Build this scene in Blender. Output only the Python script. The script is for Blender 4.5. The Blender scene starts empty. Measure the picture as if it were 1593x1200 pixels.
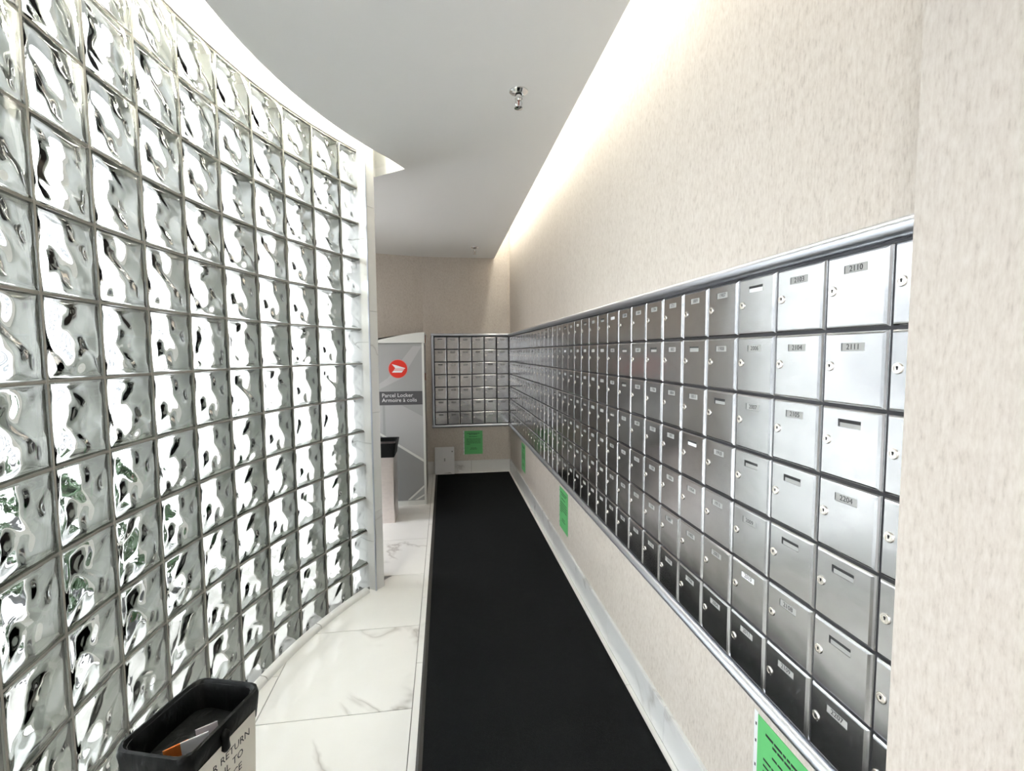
import bpy, bmesh, math, random
from mathutils import Matrix, Vector
random.seed(7)
scene = bpy.context.scene
COL = scene.collection
PI = math.pi

# ------------------------------------------------------------------ camera
CAM_H = 1.417
pitch, yaw, roll = 0.0696617, 0.1409275, -0.00671
F = Vector((math.sin(yaw)*math.cos(pitch), math.cos(yaw)*math.cos(pitch), -math.sin(pitch)))
R0 = Vector((math.cos(yaw), -math.sin(yaw), 0)); U0 = R0.cross(F)
RT = math.cos(roll)*R0 + math.sin(roll)*U0
UP = -math.sin(roll)*R0 + math.cos(roll)*U0
cd = bpy.data.cameras.new('camera'); cam = bpy.data.objects.new('camera', cd); COL.objects.link(cam)
cd.sensor_width = 36; cd.sensor_fit = 'HORIZONTAL'; cd.lens = 739.146/1593*36; cd.clip_start = 0.02
M3 = Matrix((RT, UP, -F)).transposed()
cam.matrix_world = Matrix.Translation((0, 0, CAM_H)) @ M3.to_4x4()
scene.camera = cam

# ------------------------------------------------------------------ world, lamps, exposure
scene.view_settings.view_transform = 'Standard'
scene.view_settings.look = 'None'
scene.view_settings.gamma = 1
scene.view_settings.use_curve_mapping = False
scene.view_settings.exposure = 1.82
SKY = 3.4                 # overcast daylight
TUBE_RIGHT = 11.0          # lamp strengths in the two ceiling coves
TUBE_GLASS = 36.0
world = bpy.data.worlds.new('world'); scene.world = world; world.use_nodes = True
bg = world.node_tree.nodes['Background']; bg.inputs[0].default_value = (0.92, 0.955, 1.0, 1); bg.inputs[1].default_value = SKY
cy = scene.cycles
cy.max_bounces = 11; cy.transmission_bounces = 9; cy.glossy_bounces = 4; cy.diffuse_bounces = 3
cy.caustics_refractive = True; cy.caustics_reflective = True; cy.blur_glossy = 0.5
cy.use_denoising = True; cy.use_adaptive_sampling = True; cy.adaptive_threshold = .035
cy.sample_clamp_indirect = 12
# the open entrance doorway beside and behind the camera (sampling portal for the sky)
DOOR_Y0, DOOR_Y1, DOOR_H = -1.15, -.15, 2.20
pl = bpy.data.lights.new('doorway_portal', 'AREA'); pl.shape = 'RECTANGLE'; pl.size = DOOR_H; pl.size_y = DOOR_Y1-DOOR_Y0
pl.cycles.is_portal = True
po = bpy.data.objects.new('doorway_portal', pl); COL.objects.link(po)
po.location = (-.81, (DOOR_Y0+DOOR_Y1)/2, DOOR_H/2); po.rotation_euler = (0, -PI/2, 0)      # points into the room
pl2 = bpy.data.lights.new('alcove_portal', 'AREA'); pl2.shape = 'RECTANGLE'; pl2.size = 2.0; pl2.size_y = .57; pl2.cycles.is_portal = True
po2 = bpy.data.objects.new('alcove_portal', pl2); COL.objects.link(po2)
po2.location = (-1.76, 3.735, 1.0); po2.rotation_euler = (0, -PI/2, 0)

# ------------------------------------------------------------------ materials
def mat(name, col=(.8, .8, .8), rough=.5, metal=0., **kw):
    m = bpy.data.materials.new(name); m.use_nodes = True
    b = m.node_tree.nodes['Principled BSDF']
    b.inputs['Base Color'].default_value = (*col, 1); b.inputs['Roughness'].default_value = rough
    b.inputs['Metallic'].default_value = metal
    for k, v in kw.items(): b.inputs[k.replace('_', ' ')].default_value = v
    return m
def nodes(m): return m.node_tree.nodes, m.node_tree.links, m.node_tree.nodes['Principled BSDF']
def N(nt, t, **kw):
    n = nt.new(t)
    for k, v in kw.items(): setattr(n, k, v)
    return n
def world_coords(m, scale=(1, 1, 1), rand=0.):
    nt, lk, b = nodes(m)
    g = N(nt, 'ShaderNodeNewGeometry'); mp = N(nt, 'ShaderNodeMapping')
    mp.inputs['Scale'].default_value = scale
    src = g.outputs['Position']
    if rand:
        oi = N(nt, 'ShaderNodeObjectInfo'); ml = N(nt, 'ShaderNodeMath', operation='MULTIPLY'); ml.inputs[1].default_value = rand
        lk.new(oi.outputs['Random'], ml.inputs[0])
        ad = N(nt, 'ShaderNodeVectorMath', operation='ADD'); lk.new(src, ad.inputs[0]); lk.new(ml.outputs[0], ad.inputs[1])
        src = ad.outputs[0]
    lk.new(src, mp.inputs['Vector']); return mp.outputs[0]
def noise(m, vec, scale, detail=2, rough=.5, dist=0.):
    nt, lk, b = nodes(m); n = N(nt, 'ShaderNodeTexNoise')
    n.inputs['Scale'].default_value = scale; n.inputs['Detail'].default_value = detail
    n.inputs['Roughness'].default_value = rough; n.inputs['Distortion'].default_value = dist
    lk.new(vec, n.inputs['Vector']); return n.outputs['Fac']
def ramp(m, fac, stops):
    nt, lk, b = nodes(m); r = N(nt, 'ShaderNodeValToRGB'); e = r.color_ramp.elements
    while len(e) < len(stops): e.new(.5)
    for el, (p, c) in zip(e, stops): el.position = p; el.color = (*c, 1) if len(c) == 3 else c
    lk.new(fac, r.inputs[0]); return r.outputs[0]
def bump(m, h, strength=.3, dist=.002):
    nt, lk, b = nodes(m); bn = N(nt, 'ShaderNodeBump')
    bn.inputs['Strength'].default_value = strength; bn.inputs['Distance'].default_value = dist
    lk.new(h, bn.inputs['Height']); lk.new(bn.outputs[0], b.inputs['Normal'])
def math_n(m, op, a, bb):
    nt, lk, b = nodes(m); n = N(nt, 'ShaderNodeMath', operation=op)
    for i, v in enumerate((a, bb)):
        if isinstance(v, (int, float)): n.inputs[i].default_value = v
        elif v is not None: lk.new(v, n.inputs[i])
    return n.outputs[0]
def mixcol(m, fac, a, bcol):
    nt, lk, b = nodes(m); n = N(nt, 'ShaderNodeMix', data_type='RGBA')
    lk.new(fac, n.inputs[0])
    for i, v in ((6, a), (7, bcol)):
        if isinstance(v, tuple): n.inputs[i].default_value = (*v, 1)
        else: lk.new(v, n.inputs[i])
    return n.outputs[2]

def make_wallpaper():
    m = mat('wallpaper', rough=.75); nt, lk, b = nodes(m)
    v = world_coords(m, (1, 1, .22)); v2 = world_coords(m, (1, 1, .55))
    a = noise(m, v, 210, 3, .65); c = noise(m, v2, 95, 2, .6); d = noise(m, v, 14, 2)
    s = math_n(m, 'ADD', math_n(m, 'MULTIPLY', a, .6), math_n(m, 'MULTIPLY', c, .4))
    s = math_n(m, 'ADD', s, math_n(m, 'MULTIPLY', math_n(m, 'SUBTRACT', d, .5), .10))
    colr = ramp(m, s, [(.30, (.47, .415, .36)), (.44, (.60, .54, .475)), (.58, (.655, .60, .535)), (.75, (.70, .65, .59))])
    lk.new(colr, b.inputs['Base Color']); bump(m, s, .25, .0018); return m
def make_marble(name, rand=11., base=(.86, .85, .82), rough=.12):
    m = mat(name, rough=rough); nt, lk, b = nodes(m)
    v = world_coords(m, (1, 1, 1), rand)
    mp = N(nt, 'ShaderNodeMapping'); mp.vector_type = 'TEXTURE'; mp.inputs['Rotation'].default_value = (.3, .2, .75); mp.inputs['Scale'].default_value = (1, 2.6, 1)
    lk.new(v, mp.inputs['Vector'])
    w = noise(m, mp.outputs[0], 1.7, 5, .52, .3)
    vein = math_n(m, 'ABSOLUTE', math_n(m, 'SUBTRACT', w, .5), None)
    vein = ramp(m, vein, [(0., (1, 1, 1)), (.006, (.45, .45, .45)), (.018, (0, 0, 0))])
    gate = ramp(m, noise(m, v, 2.6, 2), [(.53, (0, 0, 0)), (.66, (1, 1, 1))])
    f = math_n(m, 'MULTIPLY', math_n(m, 'MULTIPLY', vein, gate), .62)
    soft = ramp(m, noise(m, v, 3.5, 4, .6), [(.35, tuple(x*.965 for x in base)), (.65, base)])
    lk.new(mixcol(m, f, soft, (.33, .30, .27)), b.inputs['Base Color']); return m
def make_steel(name, col, rough, wav):
    m = mat(name, col, rough, 1.0); nt, lk, b = nodes(m)
    v = world_coords(m, (1, 1, 1.6), 3.)
    a = noise(m, v, 5.5, 1.5, .45)
    bump(m, a, .35, wav)
    vv = world_coords(m, (1, 6, 90)); s = noise(m, vv, 30, 2)
    lk.new(ramp(m, s, [(.3, (rough*.92,)*3), (.7, (rough*1.12,)*3)]), b.inputs['Roughness'])
    d = noise(m, v, 26, 4, .6)
    lk.new(ramp(m, d, [(.3, tuple(x*.93 for x in col)), (.6, col)]), b.inputs['Base Color']); return m

WALLP = make_wallpaper()
MARBLE = make_marble('white_marble_tile'); MARBLE_B = make_marble('white_marble_skirting', 17., (.80, .80, .78), .18)
PAINT = mat('white_ceiling_paint', (.91, .905, .885), .6)
PAINT2 = mat('white_cove_paint', (.85, .85, .82), .6)
GROUT = mat('grey_grout', (.30, .29, .27), .8)
MORTAR = mat('grey_mortar', (.36, .345, .30), .85)
COAT = mat('glass_edge_coating', (.165, .172, .140), .20)
GLASS = mat('clear_green_glass', (.972, .985, .977), .0, Transmission_Weight=1.0, IOR=1.34)
STEEL = make_steel('stainless_steel', (.51, .51, .515), .19, .005)
STEELD = mat('dark_steel', (.045, .045, .05), .5, .6)
ALU = mat('satin_aluminium', (.60, .625, .68), .38, 1.0)
BRASS = mat('nickel_lock', (.80, .76, .70), .25, 1.0)
BLACK = mat('black', (.008, .008, .009), .5)
PLATE = mat('grey_number_plate', (.42, .42, .405), .5, .0)
INK = mat('dark_ink', (.03, .03, .03), .6)
WHITEP = mat('white_paper', (.82, .82, .83), .55)
GREENP = mat('green_paper', (.145, .56, .19), .55)
PLASTIC = mat('clear_sleeve_edge', (.85, .86, .86), .15)
LOCK_GREY = mat('locker_grey_panel', (.37, .375, .37), .32)
LOCK_LIGHT = mat('locker_light_facet', (.46, .465, .46), .32)
LOCK_DARK = mat('locker_dark_facet', (.30, .305, .30), .32)
LOCK_BAND = mat('locker_dark_band', (.085, .085, .09), .4)
LOCK_TRIM = mat('locker_silver_trim', (.74, .75, .71), .35, .0)
LOCK_SIDE = mat('locker_side_panel', (.30, .275, .25), .5)
RED = mat('emblem_red', (.72, .035, .02), .35)
BROWN = mat('brown_latch', (.25, .085, .05), .5)
ORANGE = mat('orange_card', (.80, .22, .035), .5)
CREAM = mat('cream_sign_paper', (.78, .74, .66), .6)
CHROME = mat('chrome', (.75, .75, .74), .1, 1.0)
SOIL = mat('soil', (.05, .035, .025), .9)
CONC = mat('outdoor_concrete', (.55, .54, .52), .8)
LEAF = mat('leaf_green', (.018, .055, .013), .5)
DARKM = mat('dark_metal_planter', (.03, .03, .032), .5)
def make_bag():
    m = mat('black_bin_liner', (.0018, .0025, .0025), .5, Specular_IOR_Level=.22); v = world_coords(m, (1, 1, .5))
    bump(m, noise(m, v, 30, 3, .5, .8), .5, .006); return m
BAG = make_bag()
def make_carpet():
    m = mat('black_carpet_pile', rough=.95); nt, lk, b = nodes(m); v = world_coords(m)
    a = noise(m, v, 260, 3, .7); c = noise(m, v, 40, 3, .7)
    s = math_n(m, 'ADD', math_n(m, 'MULTIPLY', a, .7), math_n(m, 'MULTIPLY', c, .3))
    lk.new(ramp(m, s, [(.35, (.0085, .009, .0095)), (.55, (.0125, .0135, .014)), (.72, (.019, .0205, .021))]), b.inputs['Base Color'])
    bump(m, s, .25, .003); b.inputs['Specular IOR Level'].default_value = .05; return m
CARPET = make_carpet(); RUBBER = mat('black_rubber_edge', (.03, .026, .022), .6)
def emit(name, col, s):
    m = bpy.data.materials.new(name); m.use_nodes = True; nt = m.node_tree.nodes; nt.clear()
    e = nt.new('ShaderNodeEmission'); e.inputs[0].default_value = (*col, 1); e.inputs[1].default_value = s
    o = nt.new('ShaderNodeOutputMaterial'); m.node_tree.links.new(e.outputs[0], o.inputs[0]); return m
TUBE_R = emit('warm_white_tube', (1., .95, .84), TUBE_RIGHT); TUBE_G = emit('cove_tube', (1., .99, .87), TUBE_GLASS)

# ------------------------------------------------------------------ mesh helpers
class MB:
    def __init__(s): s.v = []; s.f = []; s.m = []
    def add(s, vs, fs, mi=0, M=None):
        o = len(s.v); s.v += [tuple(M @ Vector(p)) if M else tuple(p) for p in vs]
        s.f += [tuple(o+i for i in f) for f in fs]; s.m += [mi]*len(fs); return s
    def box(s, a, b, mi=0, M=None):
        (x0, y0, z0), (x1, y1, z1) = a, b
        return s.add([(x0,y0,z0),(x1,y0,z0),(x1,y1,z0),(x0,y1,z0),(x0,y0,z1),(x1,y0,z1),(x1,y1,z1),(x0,y1,z1)],
              [(3,2,1,0),(4,5,6,7),(0,1,5,4),(1,2,6,5),(2,3,7,6),(3,0,4,7)], mi, M)
    def prism(s, poly, z0, z1, mi=0, M=None):
        n = len(poly)
        return s.add([(x, y, z0) for x, y in poly]+[(x, y, z1) for x, y in poly],
              [tuple(range(n))[::-1], tuple(range(n, 2*n))]+[(i, (i+1) % n, n+(i+1) % n, n+i) for i in range(n)], mi, M)
    def lathe(s, prof, n=16, mi=0, M=None):     # prof: (r, z)
        vs = [(r*math.cos(2*PI*k/n), r*math.sin(2*PI*k/n), z) for r, z in prof for k in range(n)]
        fs = [(j*n+k, j*n+(k+1) % n, (j+1)*n+(k+1) % n, (j+1)*n+k) for j in range(len(prof)-1) for k in range(n)]
        fs += [tuple(range(n))[::-1], tuple((len(prof)-1)*n+k for k in range(n))]
        return s.add(vs, fs, mi, M)
    def sweep(s, prof, path, mi=0, closed_prof=True):   # prof (side, up) ; path list of (x,y,z,nx,ny) side dir
        n = len(prof); vs = []
        for (x, y, z, nx, ny) in path: vs += [(x+a*nx, y+a*ny, z+b) for a, b in prof]
        fs = [(j*n+k, j*n+(k+1) % n, (j+1)*n+(k+1) % n, (j+1)*n+k) for j in range(len(path)-1) for k in range(n)]
        fs += [tuple(range(n)), tuple((len(path)-1)*n+k for k in range(n))[::-1]]
        return s.add(vs, fs, mi)
    def mesh(s, name, mats, smooth=False, recalc=True):
        me = bpy.data.meshes.new(name); me.from_pydata(s.v, [], s.f)
        for m in mats: me.materials.append(m)
        me.polygons.foreach_set('material_index', s.m)
        if recalc:
            bm = bmesh.new(); bm.from_mesh(me); bmesh.ops.recalc_face_normals(bm, faces=bm.faces); bm.to_mesh(me); bm.free()
        if smooth:
            me.polygons.foreach_set('use_smooth', [True]*len(me.polygons))
            if smooth != 'all': me.set_sharp_from_angle(angle=math.radians(smooth if smooth is not True else 40))
        me.update(); return me
    def build(s, name, mats, parent=None, smooth=False, loc=None):
        if not isinstance(mats, (list, tuple)): mats = [mats]
        return link(name, s.mesh(name, mats, smooth), parent, loc)
def link(name, data, parent=None, loc=None, rotz=0):
    o = bpy.data.objects.new(name, data); COL.objects.link(o)
    if parent: o.parent = parent
    if loc: o.location = loc
    if rotz: o.rotation_euler = (0, 0, rotz)
    return o
def tag(o, label, cat, group=None):
    o['label'] = label; o['category'] = cat
    if group: o['group'] = group
    return o
def thing(name, label, cat, loc=(0, 0, 0), rotz=0, group=None): return tag(link(name, None, None, loc, rotz), label, cat, group)
def struct(o, label=None):
    o['kind'] = 'structure'
    if label: o['label'] = label
    return o
_txt = {}
def text_mesh(body, size, align='CENTER'):
    key = (body, size, align)
    if key not in _txt:
        c = bpy.data.curves.new('lettering', 'FONT'); c.body = body; c.size = size; c.align_x = align; c.align_y = 'CENTER'
        c.resolution_u = 2; c.extrude = .0002
        o = bpy.data.objects.new('lettering', c); COL.objects.link(o)
        dg = bpy.context.evaluated_depsgraph_get(); me = bpy.data.meshes.new_from_object(o.evaluated_get(dg))
        bpy.data.objects.remove(o); bpy.data.curves.remove(c)
        _txt[key] = ([v.co.copy() for v in me.vertices], [tuple(p.vertices) for p in me.polygons]); bpy.data.meshes.remove(me)
    return _txt[key]
FRONT = Matrix.Rotation(PI/2, 4, 'X')        # text in xy plane -> stands in xz plane facing -y

# ------------------------------------------------------------------ setting: shell
Z_SOF, Z_TOP = 2.509, 2.85
XW, YB = .773, 5.585                     # right wall and back wall planes
XP, YP = .600, .5445                     # nearer pier beside the camera
CX, CY, RG = 1.674, 1.442, 2.576         # glass wall: centre and radius of its room face
def pol(r, deg): a = math.radians(deg); return (CX-r*math.cos(a), CY+r*math.sin(a))

struct(MB().box((-1.75, -2.3, -.12), (.95, 5.75, -.007)).build('floor', GROUT), 'white marble tiled floor with thin grey joints')
FLOOR = bpy.data.objects['floor']
wr = struct(MB().box((XW, YP-.02, -.1), (.93, YB+.12, Z_TOP)).build('wall_right', WALLP), 'beige textured wallpaper wall above and below the mailboxes')
wp = struct(MB().box((XP, -2.3, -.1), (.93, YP, Z_TOP)).build('wall_right_pier', WALLP), 'beige wallpapered pier nearest the camera')
wb = struct(MB().box((-.236, YB, -.1), (XW, YB+.12, Z_TOP)).build('wall_back', WALLP), 'taupe wallpapered end wall')
struct(MB().prism([(-.236, YB), (-.236, YB+.12), (-1.75, 5.285), (-1.75, 5.155)], -.1, Z_TOP).build('wall_back_angled', WALLP), 'taupe wallpapered angled wall behind the parcel locker')
b = MB(); b.box((-1.75, 4.02, -.1), (-1.65, 5.2, Z_TOP)); b.box((-1.75, 3.45, 2.0), (-1.65, 4.02, Z_TOP))
struct(b.build('wall_left_alcove', WALLP), 'wall of the alcove with an opening to the daylight')
struct(MB().prism([(-.50, 3.00), (-1.75, 3.35), (-1.75, 3.45), (-.46, 3.09)], -.1, Z_TOP).build('wall_left_return', PAINT))
# behind the camera
struct(MB().box((-.95, -2.3, -.1), (XP, -2.2, Z_TOP)).build('wall_rear', WALLP), 'beige wallpapered wall behind the camera')
struct(MB().box((-1.75, -2.3, Z_TOP), (.95, 5.75, Z_TOP+.1)).build('ceiling_upper', PAINT2))
# dropped ceiling with its curved edge along the glass wall and straight edge along the mailbox wall
arc = [pol(2.40, a) for a in [37.6-2.5*k for k in range(22)]]
poly = [(.592, -2.2), (.592, YB), (-.236, YB), (-1.65, 5.19), (-1.65, 3.44), (-.52, 3.13), (-.405, 3.12), (-.2125, 2.967)] + arc[1:] + [(-.62, -2.2)]
struct(MB().prism(poly, Z_SOF, Z_SOF+.05).build('ceiling', PAINT), 'white dropped ceiling with a curved edge')
# end of the curved light cove
struct(MB().prism([(-.2125, 2.967), (-.405, 3.12), (-.52, 3.13), (-.51, 3.16), (-.39, 3.15), (-.19, 2.99)], Z_SOF+.05, Z_TOP).build('trim_cove_end', PAINT2))

# ------------------------------------------------------------------ floor tiles
def clip(poly, a, b):      # keep left of a->b
    out = []
    def side(p): return (b[0]-a[0])*(p[1]-a[1])-(b[1]-a[1])*(p[0]-a[0])
    for i, p in enumerate(poly):
        q = poly[(i+1) % len(poly)]; sp, sq = side(p), side(q)
        if sp >= 0: out.append(p)
        if (sp >= 0) != (sq >= 0):
            t = sp/(sp-sq); out.append((p[0]+t*(q[0]-p[0]), p[1]+t*(q[1]-p[1])))
    return out
circ = [pol(RG-.006, a) for a in range(44, -32, -4)]     # from far end towards the camera, room on the left
def floor_tile(x0, x1, y0, y1):
    g = .0016
    p = [(x0+g, y0+g), (x1-g, y0+g), (x1-g, y1-g), (x0+g, y1-g)]
    if x0 < -.3 and y0 < 2.95:
        for k in range(len(circ)-1): p = clip(p, circ[k], circ[k+1]) if p else p
    if not p or len(p) < 3: return
    p = [(min(max(x, -1.64), XW-.013), min(max(y, -2.19), YB-.013)) for x, y in p]
    cx = sum(q[0] for q in p)/len(p); cyy = sum(q[1] for q in p)/len(p)
    if max(q[0] for q in p)-min(q[0] for q in p) < .01 or max(q[1] for q in p)-min(q[1] for q in p) < .01: return
    MB().prism([(q[0]-cx, q[1]-cyy) for q in p], -.007, 0).build('floor_tile', MARBLE, FLOOR, loc=(cx, cyy, 0))
TX, TY = .594, .588
for ci, (x0, off) in enumerate([(-1.338-TX, 1.844), (-1.338, 2.124), (-.744, 1.844), (-.150, 2.124), (.444, 1.844)]):
    for k in range(-8, 8):
        y0 = off+k*TY
        if y0 > YB-.05 or y0+TY < -2.1: continue
        floor_tile(x0, x0+TX, y0, y0+TY)

# ------------------------------------------------------------------ skirting tiles
def skirting(name, p0, p1, nrm, h, L, start, label):
    d = Vector((p1[0]-p0[0], p1[1]-p0[1])); tot = d.length; d.normalize()
    base = MB()
    q = [(p0[0], p0[1]), (p1[0], p1[1]), (p1[0]+nrm[0]*.004, p1[1]+nrm[1]*.004), (p0[0]+nrm[0]*.004, p0[1]+nrm[1]*.004)]
    base.prism(q, 0, h-.002); o = struct(base.build(name, GROUT), label)
    t = start
    while t < tot:
        a, e = max(t, 0)+.0012, min(t+L, tot)-.0012
        if e-a > .01:
            A = Vector(p0)+d*a; B_ = Vector(p0)+d*e; n = Vector(nrm)
            i0, i1 = .0041, .012
            mb = MB(); mb.prism([tuple(A+n*i0), tuple(B_+n*i0), tuple(B_+n*i1), tuple(A+n*i1)], .001, h-.004)
            mb.prism([tuple(A+n*.0002), tuple(B_+n*.0002), tuple(B_+n*(i1-.001)), tuple(A+n*(i1-.001))], h-.004, h)
            mb.build('skirting_tile', MARBLE_B, o)
        t += L
    return o
skirting('baseboard_right', (XW, YP), (XW, YB-.013), (-1, 0), .142, .594, -.2, 'white marble tile skirting along the mailbox wall')
skirting('baseboard_back', (-.236, YB), (XW-.013, YB), (0, -1), .142, .594, -.06, 'white marble tile skirting on the end wall')
skirting('baseboard_pier', (XP, -2.19), (XP, YP-.002), (-1, 0), .142, .594, -.1, 'white marble tile skirting on the pier')

# ------------------------------------------------------------------ glass block wall
NROW, PITCH, DEPTH = 13, .2, .085
G_TOP = 1.1404+CAM_H
STEP = math.degrees(PITCH/RG); A0 = 30.58+STEP; NCOL = 13
mort = MB()
A_END = A0-NCOL*STEP
for c in range(NCOL+1):
    a = A0-c*STEP; h = .0034
    (x, y), (x2, y2) = pol(RG+.0015, a), pol(RG+DEPTH-.003, a)
    ta = math.radians(a); tx, ty = math.sin(ta), math.cos(ta)
    hb = h+.0036
    mort.prism([(x-tx*h, y-ty*h), (x+tx*h, y+ty*h), (x2+tx*hb, y2+ty*hb), (x2-tx*hb, y2-ty*hb)], G_TOP-NROW*PITCH, G_TOP)
for r in range(NROW+1):
    z = G_TOP-r*PITCH
    path_i = [pol(RG+.003, A0-c*STEP) for c in range(NCOL+1)]; path_o = [pol(RG+DEPTH-.003, A0-c*STEP) for c in range(NCOL+1)]
    for c in range(NCOL):
        mort.prism([path_i[c], path_i[c+1], path_o[c+1], path_o[c]], z-.0033, z+.0033)
WL = struct(mort.build('wall_left', MORTAR), 'curved wall of wavy clear glass blocks in grey mortar')
def hwave(u, w, k):
    ph = (0, 1.3, 2.9, 4.4)[k]
    a = .0045*math.sin(2*PI*(u*7.2+w*3.4)+1.3*math.sin(2*PI*w*4.6+ph)+ph)
    b_ = .0030*math.sin(2*PI*(-u*6.0+w*7.5)+1.2*math.sin(2*PI*u*5.3+2*ph)+1.7*ph)
    c_ = .0010*math.sin(2*PI*(u*17+w*9)+2.2*math.sin(2*PI*w*11+ph))
    return a+b_+c_
def block_mesh(k):
    """hollow pressed glass block: two panes, flat outside and wavy inside, joined by an opaque pale edge"""
    S, D = .0965, DEPTH/2
    bm = bmesh.new(); fb = 1.033
    n = 30; C = S-.001; DC = D-.0105
    cs = [-C+2*C*i/n for i in range(n+1)]
    def edge(t): return min(1, max(0, (C-.004-abs(t))/.020))
    per = [i for i in range(n+1)]+[(j_+1)*(n+1)-1 for j_ in range(1, n+1)]+[n*(n+1)+i for i in range(n-1, -1, -1)]+[j_*(n+1) for j_ in range(n-1, 0, -1)]
    for sgn, kk in ((-1, k), (1, (k+2) % 4)):
        f = fb if sgn > 0 else 1.; new = []
        def loop(h, y): return [bm.verts.new((x*h*f, sgn*y, z*h)) for x, z in ((-1, -1), (1, -1), (1, 1), (-1, 1))]
        l0, l1, l2 = loop(S-.005, D), loop(S-.0015, D-.001), loop(S, D-.0035)
        new.append(bm.faces.new(l0))
        for a_, b_ in ((l0, l1), (l1, l2)):
            for q in range(4): new.append(bm.faces.new((a_[q], a_[(q+1) % 4], b_[(q+1) % 4], b_[q])))
        g = []
        for w in cs:
            for u in cs:
                e = min(edge(u), edge(w)); e2 = e*e*(3-2*e)
                y = DC-.004*(1-min(1, e*1.5))**2+hwave(u*(-sgn), w, kk)*e2*.80
                g.append(bm.verts.new((u*f, sgn*y, w)))
        for j_ in range(n):
            for i_ in range(n): new.append(bm.faces.new((g[j_*(n+1)+i_], g[j_*(n+1)+i_+1], g[(j_+1)*(n+1)+i_+1], g[(j_+1)*(n+1)+i_])))
        # close the rim between the outer loop and the wavy sheet
        corner = [0, n, n*(n+1)+n, n*(n+1)]
        rows = [[i for i in range(n+1)], [(j_+1)*(n+1)-1 for j_ in range(n+1)], [n*(n+1)+i for i in range(n, -1, -1)], [j_*(n+1) for j_ in range(n, -1, -1)]]
        for q in range(4):
            fc_ = bm.faces.new([l2[q], l2[(q+1) % 4]]+[g[x] for x in rows[q][::-1]]); fc_.material_index = 1; new.append(fc_)
        bmesh.ops.recalc_face_normals(bm, faces=new)
    # opaque edge between the panes
    y0, y1 = -(DC-.0046), DC-.0046; Ci, Co = S-.0045, S-.0002; fr = []
    def ring(h, y, f): return [bm.verts.new((x*h*f, y, z*h)) for x, z in ((-1, -1), (1, -1), (1, 1), (-1, 1))]
    a0, a1, b0, b1 = ring(Co, y0, 1.), ring(Co, y1, fb), ring(Ci, y0, 1.), ring(Ci, y1, fb)
    for q in range(4):
        p = (q+1) % 4
        for f_ in ((a0[q], a0[p], a1[p], a1[q]), (b0[q], b1[q], b1[p], b0[p]), (a0[q], b0[q], b0[p], a0[p]), (a1[q], a1[p], b1[p], b1[q])):
            fc_ = bm.faces.new(f_); fc_.material_index = 1; fr.append(fc_)
    bmesh.ops.recalc_face_normals(bm, faces=fr)
    for f_ in bm.faces: f_.smooth = True
    me = bpy.data.meshes.new('glass_block'); bm.to_mesh(me); bm.free()
    me.materials.append(GLASS); me.materials.append(COAT); me.set_sharp_from_angle(angle=math.radians(50)); return me
BLK = [block_mesh(k) for k in range(3)]
rb = random.Random(3)
for c in range(NCOL):
    for r in range(NROW):
        a = A0-(c+.5)*STEP; x, y = pol((RG+DEPTH/2)*math.cos(math.radians(STEP/2)), a)
        k = rb.choice((0, 0, 1, 2)); o = link('glass_block', BLK[k], WL, (x, y, G_TOP-(r+.5)*PITCH))
        # local -y faces the room centre
        o.rotation_euler = (PI if rb.random() < .25 else 0, 0, 0)
        if o.rotation_euler[0]:
            o.rotation_euler = (0, PI, 0)
        rot = Matrix.Rotation(math.radians(90-a), 4, 'Z')
        o.rotation_euler = (rot @ o.rotation_euler.to_matrix().to_4x4()).to_euler()
def arc_wall(name, r0, r1, a0, a1, z0, z1, m, n=24):
    A = [a0+(a1-a0)*i/n for i in range(n+1)]
    return MB().prism([pol(r0, a) for a in A]+[pol(r1, a) for a in A[::-1]], z0, z1).build(name, m)
struct(arc_wall('wall_left_upper', RG-.002, RG+DEPTH, A0+.5, A_END-.2, G_TOP+.006, Z_TOP, PAINT2), 'white plaster band above the glass blocks')
xe, ye = pol(RG, A_END)
b = MB(); b.box((xe-.1, -2.2, -.1), (xe, DOOR_Y0, Z_TOP)); b.box((xe-.1, DOOR_Y1, -.1), (xe, ye-.006, Z_TOP)); b.box((xe-.1, DOOR_Y0, DOOR_H), (xe, DOOR_Y1, Z_TOP))
struct(b.build('wall_left_near', PAINT), 'white wall with the open entrance doorway beside the camera')
# stone bead at the foot of the glass wall, in short lengths
tr = struct(arc_wall('trim_1', RG-.004, RG+.002, A0-1.2, A_END, 0, .014, GROUT), 'white stone bead at the foot of the glass wall')
prof = [(-.002, .0), (-.036, .0), (-.036, .010), (-.031, .019), (-.022, .0235), (-.002, .025)]
a = 32.9
while a > A_END:
    e = max(a-9.0, A_END); n = 6
    path = []
    for i in range(n+1):
        q = a-.05+(e-a+.1)*i/n; x, y = pol(RG, q); t = math.radians(q); path.append((x, y, 0, -math.cos(t), math.sin(t)))
    MB().sweep([(-p, z) for p, z in prof], [(x, y, z, -nx, -ny) for x, y, z, nx, ny in path]).build('bead_length', MARBLE_B, tr, smooth=50)
    a = e-.0

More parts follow.
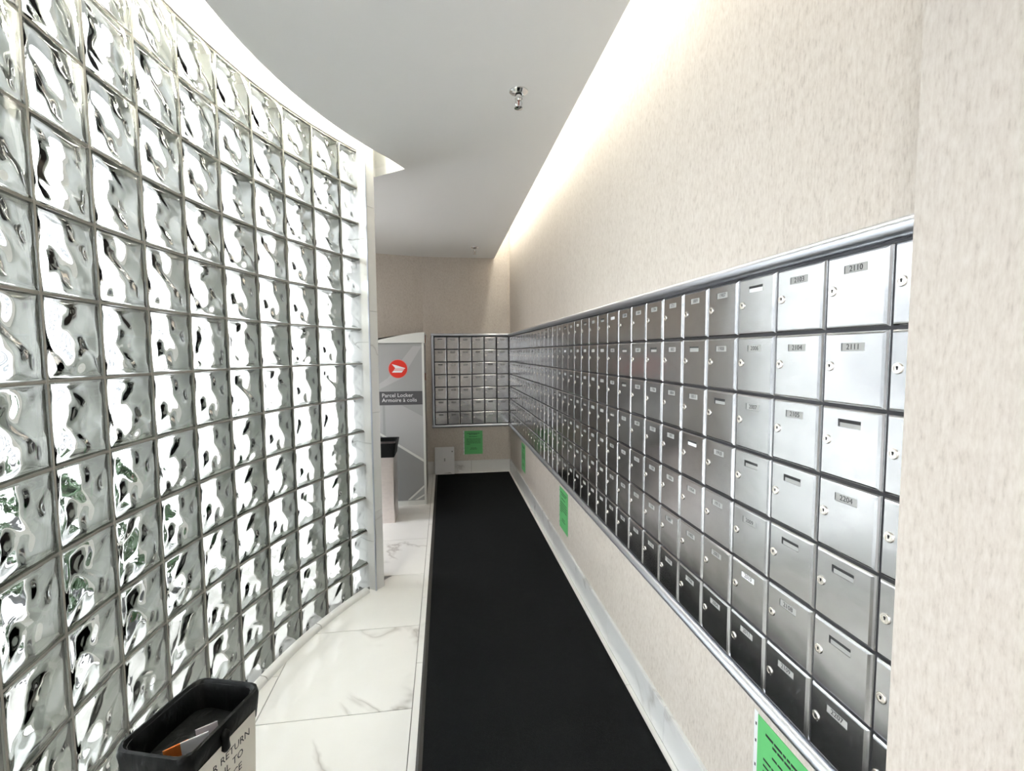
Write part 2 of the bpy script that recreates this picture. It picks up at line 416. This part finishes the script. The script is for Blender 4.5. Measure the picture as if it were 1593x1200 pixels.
# ------------------------------------------------------------------ marble clad jamb at the end of the glass wall
ang = math.radians(33.6); tdir = Vector((math.sin(ang), math.cos(ang))); ndir = Vector((math.cos(ang), -math.sin(ang)))   # along wall / into room
C0 = Vector((-.4235, 2.8365))
def jp(t, n): q = C0+tdir*t+ndir*n; return (q.x, q.y)
jamb = struct(MB().prism([jp(.008, -.008), jp(.066, -.008), jp(.066, -.19), jp(.008, -.19)], 0, Z_TOP).build('trim_2', GROUT), 'white marble clad jamb at the far end of the glass wall')
zs = [0, .30, .89, 1.48, 2.07, Z_TOP]
for z0, z1 in zip(zs[:-1], zs[1:]):
    MB().prism([jp(-.001, -.006), jp(.0075, -.006), jp(.0075, -.185), jp(-.001, -.185)], z0+.001, z1-.001).build('jamb_tile', MARBLE_B, jamb)
zs = [0, .48, 1.07, 1.66, 2.25, Z_TOP]
for z0, z1 in zip(zs[:-1], zs[1:]):
    MB().prism([jp(.004, 0), jp(.068, 0), jp(.068, -.0075), jp(.004, -.0075)], z0+.001, z1-.001).build('jamb_tile', MARBLE_B, jamb)
MB().prism([jp(-.003, .002), jp(.0035, .002), jp(.0035, -.0055), jp(-.003, -.0055)], 0, Z_TOP).build('corner_trim', ALU, jamb)

# ------------------------------------------------------------------ mailbox banks
PW, PH, Y0 = .14262, .14585, .7188
XD, YD = .756, 5.569
MZ = .18373+CAM_H
def door_mesh():
    # local: x 0..PW, z 0..-PH (top at 0), y depth, front at y=0, base y=.0055 ; a real recessed name window
    g = .0026; w, h = PW, PH
    x0, x1, z1, z0 = g, w-g*1.15, -g, -h+g
    lev = [(.0035, .0102, .0060, .0060, 0.), (.0022, .0042, .0035, .0035, .00106), (.0008, .0012, .0010, .0010, .0032), (0, 0, 0, 0, .0055)]
    mb = MB()
    wx0, wx1 = .300*w, .660*w; wz1, wz0 = -.165*h, -.275*h
    bl, br, bt, bb, _ = lev[0]
    X = [x0+bl, wx0, wx1, x1-br]; Z = [z0+bb, wz0, wz1, z1-bt]
    vs = []
    for bl, br, bt, bb, y in lev[1:]: vs += [(x0+bl, y, z0+bb), (x1-br, y, z0+bb), (x1-br, y, z1-bt), (x0+bl, y, z1-bt)]
    nb = len(vs); vs += [(x, 0, z) for z in Z for x in X]
    I = lambda i, j: nb+j*4+i
    fs = [(8, 9, 10, 11)[::-1]]
    for a_ in (0, 4):
        for k in range(4): fs.append((a_+4+k, a_+4+(k+1) % 4, a_+(k+1) % 4, a_+k))
    ring = [[I(i, 0) for i in range(4)], [I(3, j) for j in range(4)], [I(i, 3) for i in (3, 2, 1, 0)], [I(0, j) for j in (3, 2, 1, 0)]]
    for k in range(4): fs.append((k, (k+1) % 4)+tuple(ring[k][::-1]))
    for j in range(3):
        for i in range(3):
            if (i, j) != (1, 1): fs.append((I(i, j), I(i+1, j), I(i+1, j+1), I(i, j+1)))
    q = [I(1, 1), I(2, 1), I(2, 2), I(1, 2)]; o2 = len(vs)
    vs += [(vs[k][0], .0022, vs[k][2]) for k in q]
    for k in range(4): fs.append((q[k], q[(k+1) % 4], o2+(k+1) % 4, o2+k))
    fs.append((o2, o2+1, o2+2, o2+3))
    mb.add(vs, fs); return mb.mesh('mailbox_door', [STEEL])
DOOR = door_mesh()
def lock_mesh():
    R = Matrix.Rotation(PI/2, 4, 'X'); mb = MB()      # lathe z -> -y
    mb.lathe([(.0098, -.0005), (.0098, .0014), (.0088, .0024), (.0060, .0026), (.0056, .0018), (.0001, .0018)], 14, 0, R)
    mb.box((-.0012, -.0023, -.0022), (.0012, -.0017, .0040), 1); mb.box((-.0019, -.0023, .0008), (.0019, -.0017, .0034), 1)
    return mb.mesh('lock', [BRASS, BLACK], smooth=35)
LOCK = lock_mesh()
WX0, WX1, WZ1, WZ0 = .300*PW+.0004, .660*PW-.0004, -.165*PH-.0004, -.275*PH+.0004
def plate_mesh(kind, num=None):
    mb = MB(); top = WZ1
    if kind == 'slot':
        mb.box((WX0, .0019, WZ0), (WX1, .0021, WZ1), 1); mb.box((WX0+.003, .0012, WZ0), (WX1, .0018, WZ0+.0085), 0)
    elif kind == 'white':
        mb.box((WX0, .0010, WZ0), (WX1, .0021, WZ1-.002), 0)
    elif kind == 'whiteslot':
        mb.box((WX0, .0019, WZ0), (WX1, .0021, WZ1), 1); mb.box((WX0, .0008, WZ0), (WX1, .0018, WZ0+.0095), 0)
    elif kind == 'thin':
        mb.box((WX0, .0012, WZ0), (WX1, .0021, WZ1-.004), 0); mb.box((WX0, .0019, WZ1-.004), (WX1, .0021, WZ1), 1)
    else:
        mb.box((WX0, .0010, WZ0), (WX1, .0021, WZ1), 0)
        mb.box((WX0, .0007, WZ0+.001), (WX0+.0007, .0012, WZ1), 1)
    if num:
        vs, fs = text_mesh(num, .0150)
        M = Matrix.Translation(((WX0+WX1)/2, .0007, (WZ0+WZ1)/2)) @ FRONT
        mb.add(vs, fs, 1, M)
    return mb.mesh('number_plate', [WHITEP if kind.startswith('white') else PLATE, INK], recalc=False)
_pl = {}
def plate(kind, num=None):
    if (kind, num) not in _pl: _pl[(kind, num)] = plate_mesh(kind, num)
    return _pl[(kind, num)]
rr = random.Random(11)
def add_door(parent, x, z, kind='plain', num=None):
    d = link('mailbox_door', DOOR, parent, (x, 0, z))
    d.rotation_euler = (rr.uniform(-.003, .003), 0, rr.uniform(-.003, .003))
    link('lock', LOCK, d, (.125*PW, 0, -.475*PH))
    link('number_plate', plate(kind, num), d)
def number(col, row):
    i = 196-7*col+row; return '%d%02d' % (i//9, i % 9+3)
# right wall bank: local x runs towards the camera
NC = 35
XFAR = Y0+34*PW
bank = thing('mailbox_bank', 'long bank of stainless steel mailboxes running along the right wall', 'mailboxes', (XD, XFAR, MZ), -PI/2)
SLOTS = {(0, 2), (0, 4), (0, 5), (1, 3), (1, 4), (2, 3), (3, 2), (6, 1), (8, 1), (8, 2), (9, 3), (12, 4), (13, 2), (17, 3)}
WHITES = {(2, 5), (9, 0), (15, 1)}; WSLOT = {(2, 0), (4, 3)}; PART = {(4, 1)}
L = NC*PW
MB().box((-.001, .0056, -7*PH-.004), (L-.004, .0165, .004)).build('carcass', STEELD, bank)
for col in range(-1, 34):
    x = (33-col)*PW
    if col == -1: x = 34*PW
    for row in range(7):
        k, num = 'plain', None
        if (col, row) in SLOTS: k = 'slot'
        elif (col, row) in WHITES: k = 'white'; num = number(col, row) if col == 2 else None
        elif (col, row) in WSLOT: k = 'whiteslot'
        elif (col, row) in PART: k = 'thin'
        elif col == -1: k = 'plain'
        elif col <= 9: num = number(col, row)
        if col > 9 and k == 'plain' and rr.random() < .08: k = 'slot'
        add_door(bank, x, -row*PH, k, num)
def half_round(h, d, n=10):    # profile (out, up) from the wall
    return [(.0, -h/2)]+[(d*math.sin(PI*i/n)**.75 if 0 < i < n else 0.002, -h/2*math.cos(PI*i/n)) for i in range(n+1)]+[(.0, h/2)]
def rail(name, p0, p1, nx, ny, h, d, parent):
    mb = MB(); mb.sweep(half_round(h, d), [(p0[0], p0[1], p0[2], nx, ny), (p1[0], p1[1], p1[2], nx, ny)])
    return mb.build(name, ALU, parent, smooth=50)
rail('frame_rail', (0.0, .0168, .0205), (L-.02, .0168, .0205), 0, -1, .036, .032, bank)
rail('frame_rail', (0.0, .0168, -7*PH-.020), (L-.02, .0168, -7*PH-.020), 0, -1, .036, .032, bank)
# end wall bank
BP = .1452; BX0 = -.1160
bank2 = thing('mailbox_bank', 'short bank of stainless steel mailboxes on the end wall above the green notice', 'mailboxes', (BX0, YD, MZ))
MB().box((-.001, .0056, -7*PH-.004), (6*BP, .0155, .004)).build('carcass', STEELD, bank2)
S2 = {(0, 0), (0, 2), (4, 2), (3, 1), (4, 4), (4, 5)}; W2 = {(0, 3), (4, 3), (2, 5), (4, 6)}
for col in range(6):
    for row in range(7):
        add_door(bank2, col*BP+(BP-PW)/2, -row*PH, 'slot' if (col, row) in S2 else 'white' if (col, row) in W2 else 'plain')
rail('frame_rail', (-.035, .0158, .0225), (6*BP-.006, .0158, .0225), 0, -1, .036, .022, bank2)
rail('frame_rail', (-.035, .0158, -7*PH-.022), (6*BP-.006, .0158, -7*PH-.022), 0, -1, .036, .022, bank2)
mb = MB(); pr = half_round(.034, .020)
vs = [(-.0175+u, .0158-o_, z) for z in (.040, -7*PH-.040) for o_, u in pr]; n_ = len(pr)
mb.add(vs, [(k, (k+1) % n_, n_+(k+1) % n_, n_+k) for k in range(n_)]+[tuple(range(n_)), tuple(range(n_, 2*n_))[::-1]])
mb.build('frame_rail', ALU, bank2, smooth=50)

# ------------------------------------------------------------------ floor mat
t = thing('floor_mat', 'long black carpet runner on the marble floor beside the mailboxes', 'mat', (0, 0, 0))
MB().box((-.098, -1.9, .001), (.735, 5.49, .009)).build('pile', CARPET, t)
mb = MB(); hm = [(-.121, .0), (-.121, .002), (-.112, .0055), (-.0985, .0055), (-.0985, .0)]
for (xa, s) in ((0, 1), (.637, -1)):
    pts = [(p if s > 0 else -p+.116, z) for p, z in hm]
    vs = [(xa+p, y, z+.0005) for y in (-1.92, 5.51) for p, z in pts]; n = len(pts)
    mb.add(vs, [(k, (k+1) % n, n+(k+1) % n, n+k) for k in range(n)]+[tuple(range(n)), tuple(range(n, 2*n))[::-1]])
mb.box((-.098, 5.4905, .0005), (.735, 5.51, .006)); mb.box((-.098, -1.92, .0005), (.735, -1.9005, .006))
mb.build('rubber_edge', RUBBER, t)

# ------------------------------------------------------------------ green notices
def notice(label, loc, rotz, sleeve_w, seed):
    o = thing('notice', label, 'notice', loc, rotz, 'green paper notices taped below the mailboxes')
    w, h = .216, .279; r = random.Random(seed)
    MB().box((0, -.0016, -h), (w, -.0006, 0)).build('paper', GREENP, o)
    if sleeve_w:
        mb = MB(); mb.box((-sleeve_w, -.0014, -h-.004), (-.0002, -.0004, .004)); 
        st = mb.build('sleeve_strip', PLASTIC, o)
        mb = MB()
        for z in (-.03, -.075, -.14, -.205, -.25): mb.box((-sleeve_w*.62, -.0019, z-.004), (-sleeve_w*.3, -.0015, z+.004))
        mb.build('punched_hole', INK, st)
    mb = MB()
    def line(z, x0, x1, t=.0045):
        x = x0
        while x < x1-.004:
            L_ = r.uniform(.008, .028); mb.box((x, -.0021, z-t/2), (min(x+L_, x1), -.0017, z+t/2)); x += L_+.0035
    line(-.030, .03, .186, .006); line(-.043, .055, .16, .006); line(-.070, .055, .15, .005)
    for k in range(5): line(-.098-.016*k, .024, .192 if k < 4 else .07, .005)
    line(-.205, .075, .14, .005); line(-.220, .065, .15, .005)
    mb.build('print', INK, o)['kind'] = 'stuff'
zN = .500
notice('green notice taped to the end wall beneath the short mailbox bank', (.219, YB, .494), 0, .012, 1)
notice('green notice on the right wall nearest the camera, under the steel rail', (XW, 1.043, zN), -PI/2, .014, 2)
notice('green notice halfway along the right wall, between rail and skirting', (XW, 3.135, zN), -PI/2, .012, 3)
notice('pale green notice on the right wall close to the far corner', (XW, 4.765, zN), -PI/2, .012, 4)

# ------------------------------------------------------------------ white parcel leaning on the end wall
t = thing('parcel', 'flat white parcel standing on the mat against the end wall', 'parcel', (-.128, 5.483, .0095))
t.rotation_euler = (-.17, 0, 0)
mb = MB(); mb.box((0, 0, 0), (.226, .024, .315)); p = mb.build('box', WHITEP, t)
bm = bmesh.new(); bm.from_mesh(p.data); bmesh.ops.bevel(bm, geom=bm.edges[:], offset=.003, segments=2, affect='EDGES'); bm.to_mesh(p.data); bm.free()
MB().box((.195, -.0006, .255), (.206, .0002, .268)).build('stamp_mark', LOCK_BAND, t)
MB().box((.106, -.0006, .150), (.120, .0002, .185)).build('address_mark', LOCK_GREY, t)
MB().prism([(.0, .0), (.12, .0), (.09, .012), (.04, .006)], 0, .0005, 0, Matrix.Translation((.08, -.0004, .008)) @ Matrix.Rotation(PI/2, 4, 'X')).build('torn_edge', LOCK_GREY, t)

# ------------------------------------------------------------------ parcel locker
LY, LX1, LX0 = 4.435, -.184, -.88
t = thing('parcel_locker', 'grey parcel locker with curved header and red round emblem', 'locker', (LX1, LY, 0))
Wd = LX1-LX0
MB().box((-Wd+.01, .02, .03), (-.008, .62, 1.50)).build('body', LOCK_SIDE, t)
MB().box((-Wd+.012, .001, .045), (-.020, .0195, 1.506)).build('front_panel', LOCK_GREY, t)
MB().box((-.0195, -.004, .0), (.0, .0195, 1.509)).build('edge_trim', LOCK_TRIM, t, )
MB().box((-Wd, -.004, .0), (-Wd+.0115, .0195, 1.509)).build('edge_trim', LOCK_TRIM, t)
MB().box((-Wd+.012, -.003, .0), (-.020, .0195, .0445)).build('plinth', LOCK_TRIM, t)
top = [(-Wd-.006, 1.5095)]+[(.006, 1.5095)]+[(.006-(Wd+.012)*k/14, 1.606-.076*(max(0, (k/14)-.03)/.6)**1.25) for k in range(15)]
mb = MB(); mb.prism(top, -.010, .63, 0, Matrix.Rotation(PI/2, 4, 'X') @ Matrix.Scale(-1, 4, (0, 0, 1)))
mb.build('header', LOCK_TRIM, t)
def panel_poly(name, pts, m, y, parent, th=.0006):    # pts (x, z) on the locker front
    mb = MB(); n = len(pts)
    vs = [(x, y, z) for x, z in pts]+[(x, y-th, z) for x, z in pts]
    mb.add(vs, [tuple(range(n)), tuple(range(n, 2*n))[::-1]]+[(i, (i+1) % n, n+(i+1) % n, n+i) for i in range(n)]); return mb.build(name, m, parent)
panel_poly('printed_facet', [(-.02, 1.48), (-.10, 1.48), (-.33, 1.19), (-.48, 1.09), (-.40, 1.09), (-.20, 1.19)], LOCK_LIGHT, .0008, t)
panel_poly('printed_facet', [(-.36, .94), (-.21, .94), (-.021, .83), (-.021, .43), (-.36, .66)], LOCK_LIGHT, .0008, t)
panel_poly('printed_facet', [(-.38, .94), (-.43, .94), (-.43, .70), (-.38, .68)], LOCK_LIGHT, .0008, t)
panel_poly('printed_facet', [(-.43, .68), (-.021, .405), (-.021, .19), (-.17, .05), (-.43, .05)], LOCK_DARK, .0008, t)
panel_poly('printed_facet', [(-.021, .43), (-.021, .405), (-.43, .68), (-.43, .705)], LOCK_TRIM, .0007, t)
panel_poly('printed_facet', [(-.021, .185), (-.021, .165), (-.15, .05), (-.175, .05)], LOCK_TRIM, .0007, t)
panel_poly('printed_facet', [(-.021, .10), (-.021, .085), (-.08, .05), (-.11, .05)], LOCK_TRIM, .0007, t)
zz = lambda z: (z-1.46)*.9705+1.417
bz0, bz1 = zz(.972), zz(1.100)
panel_poly('label_band', [(-.46, bz0), (-.021, bz0), (-.021, bz1), (-.46, bz1)], LOCK_BAND, .0006, t, .001)
for s_, z_ in (('Parcel Locker', zz(1.062)), ('Armoire à colis', zz(1.016))):
    vs, fs = text_mesh(s_, .0500, 'LEFT')
    MB().add(vs, fs, 0, Matrix.Translation((-.385, -.0010, z_)) @ FRONT).build('lettering', WHITEP, t)
ez, er = zz(1.3125), .082
ex = -.4195-LX1
def disc(name, r, y, m, n=40, parent=t): return panel_poly(name, [(ex+r*math.cos(2*PI*k/n), ez+r*math.sin(2*PI*k/n)) for k in range(n)], m, y, parent, .0008)
disc('emblem_ring', er*1.07, .0002, mat('emblem_pale_ring', (.60, .34, .31), .35))
em = disc('emblem', er, -.0007, RED)
q = lambda x, y: (ex+(x-320)/115*er, ez-(y-512)/115*er)
panel_poly('emblem_wing', [q(*p) for p in [(243, 450), (300, 466), (412, 504), (404, 512), (282, 508), (284, 500)]], WHITEP, -.0016, em)
panel_poly('emblem_wing', [q(*p) for p in [(276, 515), (398, 519), (389, 530), (270, 524)]], WHITEP, -.0016, em)
panel_poly('emblem_wing', [q(*p) for p in [(268, 531), (384, 536), (364, 561), (243, 559)]], WHITEP, -.0016, em)
MB().box((.006, .10, 1.51), (.012, .16, 1.585)).build('latch', BROWN, t)
MB().box((-.008, .30, 1.15), (.0, .36, 1.22)).build('latch', BROWN, t)

# ------------------------------------------------------------------ tall steel bin beside the locker
t = thing('waste_bin', 'tall square steel waste bin with black liner beside the parcel locker', 'bin', (-.565, 3.984+.14, 0), 0, None)
hw = .137
def sq(h, r=.012, n=3):
    out = []
    for cx_, cy_, a0 in ((h-r, h-r, 0), (-h+r, h-r, 90), (-h+r, -h+r, 180), (h-r, -h+r, 270)):
        for k in range(n+1): a = math.radians(a0+90*k/n); out.append((cx_+r*math.cos(a), cy_+r*math.sin(a)))
    return out
def shell(levels, mi=0, mb=None):      # levels: list of (poly, z)
    mb = mb or MB(); n = len(levels[0][0]); vs = [(x, y, z) for p, z in levels for x, y in p]
    fs = [(j*n+k, j*n+(k+1) % n, (j+1)*n+(k+1) % n, (j+1)*n+k) for j in range(len(levels)-1) for k in range(n)]
    fs += [tuple(range(n))[::-1], tuple((len(levels)-1)*n+k for k in range(n))]
    return mb.add(vs, fs, mi)
shell([(sq(hw), 0), (sq(hw), .64), (sq(hw-.004), .64), (sq(hw-.004), .01)]).build('body', make_steel('brushed_bin_steel', (.80, .74, .72), .30, .004), t, smooth=30)
shell([(sq(hw+.003), .555), (sq(hw+.008, .014), .60), (sq(hw+.022, .02), .675), (sq(hw+.006, .02), .672), (sq(hw-.006), .60), (sq(hw-.012), .03), (sq(hw-.010), .025)]).build('liner', BAG, t, smooth=30)

# ------------------------------------------------------------------ near bin with black liner and sign
RIMZ = .45
ctr = Vector((-.685, 1.325))
# rounded rectangular bin: side with the sign faces the corridor
fa = math.radians(-17.0)               # direction of the sign face normal
nx_ = Vector((math.cos(fa), math.sin(fa))); ny_ = Vector((-nx_.y, nx_.x))
t = thing('waste_bin', 'black lined waste bin with a white paper sign at the foot of the glass wall', 'bin', (ctr.x, ctr.y, 0), fa)
def rrect(a, b_, r, n=4):
    out = []
    for cx_, cy_, a0 in ((a-r, b_-r, 0), (-a+r, b_-r, 90), (-a+r, -b_+r, 180), (a-r, -b_+r, 270)):
        for k in range(n+1): q_ = math.radians(a0+90*k/n); out.append((cx_+r*math.cos(q_), cy_+r*math.sin(q_)))
    return out
HA, HB = .098, .128
shell([(rrect(HA-.02, HB-.02, .03), .0), (rrect(HA-.002, HB-.002, .035), RIMZ-.006), (rrect(HA-.005, HB-.005, .035), RIMZ-.006), (rrect(HA-.024, HB-.024, .03), .008)]).build('body', DARKM, t, smooth=35)
rl = random.Random(5)
def jit(p, d): return [(x+rl.uniform(-d, d), y+rl.uniform(-d, d)) for x, y in p]
def dens(p, k=3):
    out = []
    for i in range(len(p)):
        a, b_ = Vector(p[i]), Vector(p[(i+1) % len(p)])
        for j in range(k): out.append(tuple(a+(b_-a)*j/k))
    return out
def rr_(da, r): return dens(rrect(HA+da, HB+da, r), 2)
lv = [(jit(rr_(.0045, .038), .0015), RIMZ-.075), (jit(rr_(.008, .038), .0022), RIMZ-.045), (jit(rr_(.010, .036), .0018), RIMZ-.016), (jit(rr_(.0075, .036), .001), RIMZ),
      (jit(rr_(.001, .034), .001), RIMZ+.002), (jit(rr_(-.007, .034), .001), RIMZ-.01), (jit(rr_(-.016, .034), .002), RIMZ-.12), (rr_(-.032, .03), .03), (rr_(-.034, .03), .02)]
mb = shell(lv); n = len(lv[0][0])
mb.v = [(x, y, z+(rl.uniform(-.010, .004) if i < n else 0)) for i, (x, y, z) in enumerate(mb.v)]
mb.build('liner', BAG, t, smooth=60)
# knot of the liner hanging over the sign
vs, fs = [], []
mb = MB(); mb.lathe([(.004, 0), (.012, .010), (.010, .03), (.014, .05), (.006, .06)], 8, 0, Matrix.Translation((HA+.012, -.020, RIMZ-.075)))
mb.build('liner_knot', BAG, t, smooth=60)
# sign sheet on the corridor side
sg = MB(); sl = math.atan2(.018, .44)
SM = Matrix.Translation((HA+.0085, 0, RIMZ-.052)) @ Matrix.Rotation(sl, 4, 'Y') @ Matrix.Rotation(PI/2, 4, 'Z')      # x -> along face, -y -> outwards
sg.box((-.120, -.0010, -.215), (.098, .0, .0), 0, SM)
s_ = sg.build('sign', CREAM, t)
for k, (txt, zt) in enumerate((('FOR RETURN', -.044), ('MAIL TO', -.080), ('OFFICE', -.116))):
    vs, fs = text_mesh(txt, .029)
    MB().add(vs, fs, 0, SM @ Matrix.Translation((-.012+.004*k, -.0013, zt)) @ FRONT).build('lettering', INK, s_)
def envelope(label, mtl, x, y, z, rot, w, h):
    o = thing('envelope', label, 'envelope', (ctr.x+nx_.x*x+ny_.x*y, ctr.y+nx_.y*x+ny_.y*y, z), 0, None); o.rotation_euler = rot
    MB().box((-w/2, -.0012, 0), (w/2, .0012, h)).build('paper', mtl, o)
    MB().prism([(-w/2+.002, h-.002), (w/2-.002, h-.002), (0, h*.55)], .0013, .0018, 0, Matrix.Rotation(PI/2, 4, 'X')).build('flap', mtl, o)
    return o
envelope('orange envelope standing in the black lined bin', ORANGE, .030, -.022, .033, (.04, -.12, .45), .055, .388)
envelope('white envelope between the orange and grey ones in the black lined bin', WHITEP, .052, -.008, .033, (.04, -.08, .42), .062, .392)
envelope('pale grey envelope at the far side of the papers in the black lined bin', mat('grey_envelope', (.55, .50, .52), .6), .056, .028, .033, (.04, -.08, .40), .05, .395)

# ------------------------------------------------------------------ sprinklers
def sprinkler(label, x, y):
    o = thing('sprinkler', label, 'sprinkler', (x, y, Z_SOF), .5, 'chrome sprinkler heads on the ceiling')
    MB().lathe([(.040, 0), (.039, -.004), (.030, -.010), (.020, -.014), (.019, -.004)][::-1], 24).build('escutcheon', CHROME, o, smooth=40)
    MB().lathe([(.013, -.004), (.013, -.024), (.016, -.024), (.016, -.031), (.009, -.031), (.007, -.038)][::-1], 12).build('body', CHROME, o, smooth=30)
    for s in (-1, 1):
        mb = MB(); pts = [(.012, -.031), (.0155, -.044), (.014, -.056), (.006, -.066)]
        for (xa, za), (xb, zb) in zip(pts[:-1], pts[1:]):
            mb.prism([(s*xa-.002, za), (s*xa+.002, za), (s*xb+.002, zb), (s*xb-.002, zb)], -.0022, .0022, 0, Matrix.Rotation(PI/2, 4, 'X'))
        mb.build('frame_arm', CHROME, o)
    MB().lathe([(.0025, -.036), (.003, -.050), (.0018, -.064)][::-1], 8).build('bulb', BROWN, o, smooth=40)
    MB().lathe([(.018, -.0665), (.0185, -.069), (.006, -.0715)][::-1], 16).build('deflector', CHROME, o, smooth=30)
sprinkler('chrome sprinkler head on the near part of the white ceiling', .327, 2.047)
sprinkler('small chrome sprinkler head near the far end of the ceiling', .332, 5.03)

# ------------------------------------------------------------------ cove lamps
def tube_lamp(label, p0, p1, m, group):
    p0, p1 = Vector(p0), Vector(p1); d = p1-p0; o = thing('cove_lamp', label, 'lamp', tuple(p0), math.atan2(d.y, d.x), group)
    Lh = d.length; Mx = Matrix.Rotation(PI/2, 4, 'Y')
    MB().box((0, -.028, .030), (Lh, .028, .0555)).build('housing', PAINT2, o)
    MB().lathe([(.013, .03), (.013, Lh-.03)], 12, 0, Mx).build('tube', m, o, smooth=40)
    for x in (.0, Lh-.03): MB().box((x, -.014, -.015), (x+.03, .014, .030)).build('holder', PAINT2, o)
ORD = ['first', 'second', 'third', 'fourth', 'fifth', 'sixth', 'seventh']
y = -1.2
k = 0
while y < 5.3:
    tube_lamp('fluorescent lamp hidden in the straight cove, %s from the camera end' % ORD[k], (.640, y, 2.793), (.640, min(y+1.2, YB-.05), 2.793), TUBE_R, 'lamps in the straight cove'); y += 1.22; k += 1
a = 34.0; k = 0
while a > -16:
    x0, y0_ = pol(2.47, a); x1, y1_ = pol(2.47, a-11.4)
    tube_lamp('fluorescent lamp hidden in the curved cove, %s from the marble jamb' % ORD[k], (x0, y0_, 2.793), (x1, y1_, 2.793), TUBE_G, 'lamps in the curved cove'); a -= 12.2; k += 1

ALC = emit('alcove_panel', (1., .93, .88), 5.0)
o = thing('ceiling_lamp', 'square recessed ceiling lamp in the alcove behind the glass wall jamb', 'lamp', (-1.10, 3.95, Z_SOF))
mb = MB(); f_ = .20
for a_, b_ in (((-f_, -f_), (f_, -f_+.02)), ((-f_, f_-.02), (f_, f_)), ((-f_, -f_+.02), (-f_+.02, f_-.02)), ((f_-.02, -f_+.02), (f_, f_-.02))): mb.box((*a_, -.008), (*b_, 0))
mb.build('frame', PAINT2, o); MB().box((-f_+.02, -f_+.02, -.004), (f_-.02, f_-.02, -.001)).build('diffuser', ALC, o)

# ------------------------------------------------------------------ outdoors, seen through the glass
ASPH = mat('outdoor_paving', (.60, .595, .59), .85)
FACADE = mat('pale_facade', (.34, .34, .35), .8); FWIN = mat('facade_window', (.05, .055, .06), .15); FBAND = mat('grey_facade_band', (.22, .22, .23), .7)
struct(MB().box((-9, -9, -.25), (-1.76, 13, -.13)).build('ground_outside', ASPH), 'grey paving outside the glass wall')
struct(MB().box((-1.755, -9, -.25), (-.96, -2.31, -.13)).build('ground_outside_near', ASPH))
fc = thing('building', 'pale building added across the forecourt to break up the white behind the glass blocks', 'building', (-7.2, 2.5, -.13))  # added facade: gives grey and dark tones against the bright sky through the blocks
MB().box((-.4, -9, 0), (0, 10, 3.6)).build('facade', FACADE, fc)
for k in range(16):
    yk = -8.2+1.1*k
    w_ = MB().box((.001, yk, .55), (.05, yk+.55, 2.7)).build('window', FWIN, fc)
    MB().box((.051, yk+.24, .55), (.075, yk+.31, 2.7)).build('mullion', FACADE, w_)
MB().box((.001, -9, 2.95), (.12, 10, 3.2)).build('cornice', FBAND, fc)
for k, yk in enumerate((-.6, .9, 2.35, 3.6)):  # added posts, only there to give dark variation in the refracted view
    o = thing('bollard', 'dark steel bollard added outside the glass wall for dark variation, %s from the camera' % ORD[k], 'bollard', (-3.1-.25*k, yk, -.13), 0, 'dark bollards added on the forecourt')
    MB().lathe([(.075, 0), (.075, 1.0), (.06, 1.04), (.02, 1.055)], 14).build('post', DARKM, o, smooth=40)
    MB().lathe([(.079, .82), (.079, .90)], 14).build('band', FBAND, o, smooth=40)
def shrub(label, x, y, h, rad, seed):
    o = thing('shrub', label, 'shrub', (x, y, -.13), 0, 'leafy shrubs outside the glass wall'); r = random.Random(seed)
    MB().lathe([(.15, 0), (.19, .30), (.17, .30), (.16, .27)], 14).build('planter', DARKM, o, smooth=30)
    mb = MB()
    for k in range(420):
        th, ph = r.uniform(0, 2*PI), math.acos(r.uniform(-1, 1)); q = rad*r.uniform(.45, 1)
        c = Vector((q*math.sin(ph)*math.cos(th), q*math.sin(ph)*math.sin(th), .30+h/2+h/2*math.cos(ph)*r.uniform(.5, 1)))
        Mx = Matrix.Translation(c) @ Matrix.Rotation(th, 4, 'Z') @ Matrix.Rotation(r.uniform(-1, 1.2), 4, 'Y') @ Matrix.Rotation(r.uniform(-.8, .8), 4, 'X')
        s_ = r.uniform(.05, .09)
        mb.add([(-s_, 0, 0), (0, -s_*.4, .006), (s_, 0, -.01), (0, s_*.4, .006)], [(0, 1, 2, 3)], 0, Mx)
    st = mb.mesh('foliage', [LEAF], recalc=False); f = link('foliage', st, o); f['kind'] = 'stuff'
    MB().lathe([(.018, .2), (.012, .3+h*.7)], 7).build('stem', BROWN, o)
shrub('dark green shrub blurred behind the lower left glass blocks', -2.05, 1.45, .75, .32, 1)
shrub('green shrub blurred behind the glass blocks above the near bin', -1.75, 2.55, .65, .26, 2)
shrub('dark shrub blurred behind the middle glass blocks', -2.5, 2.9, .75, .24, 3)
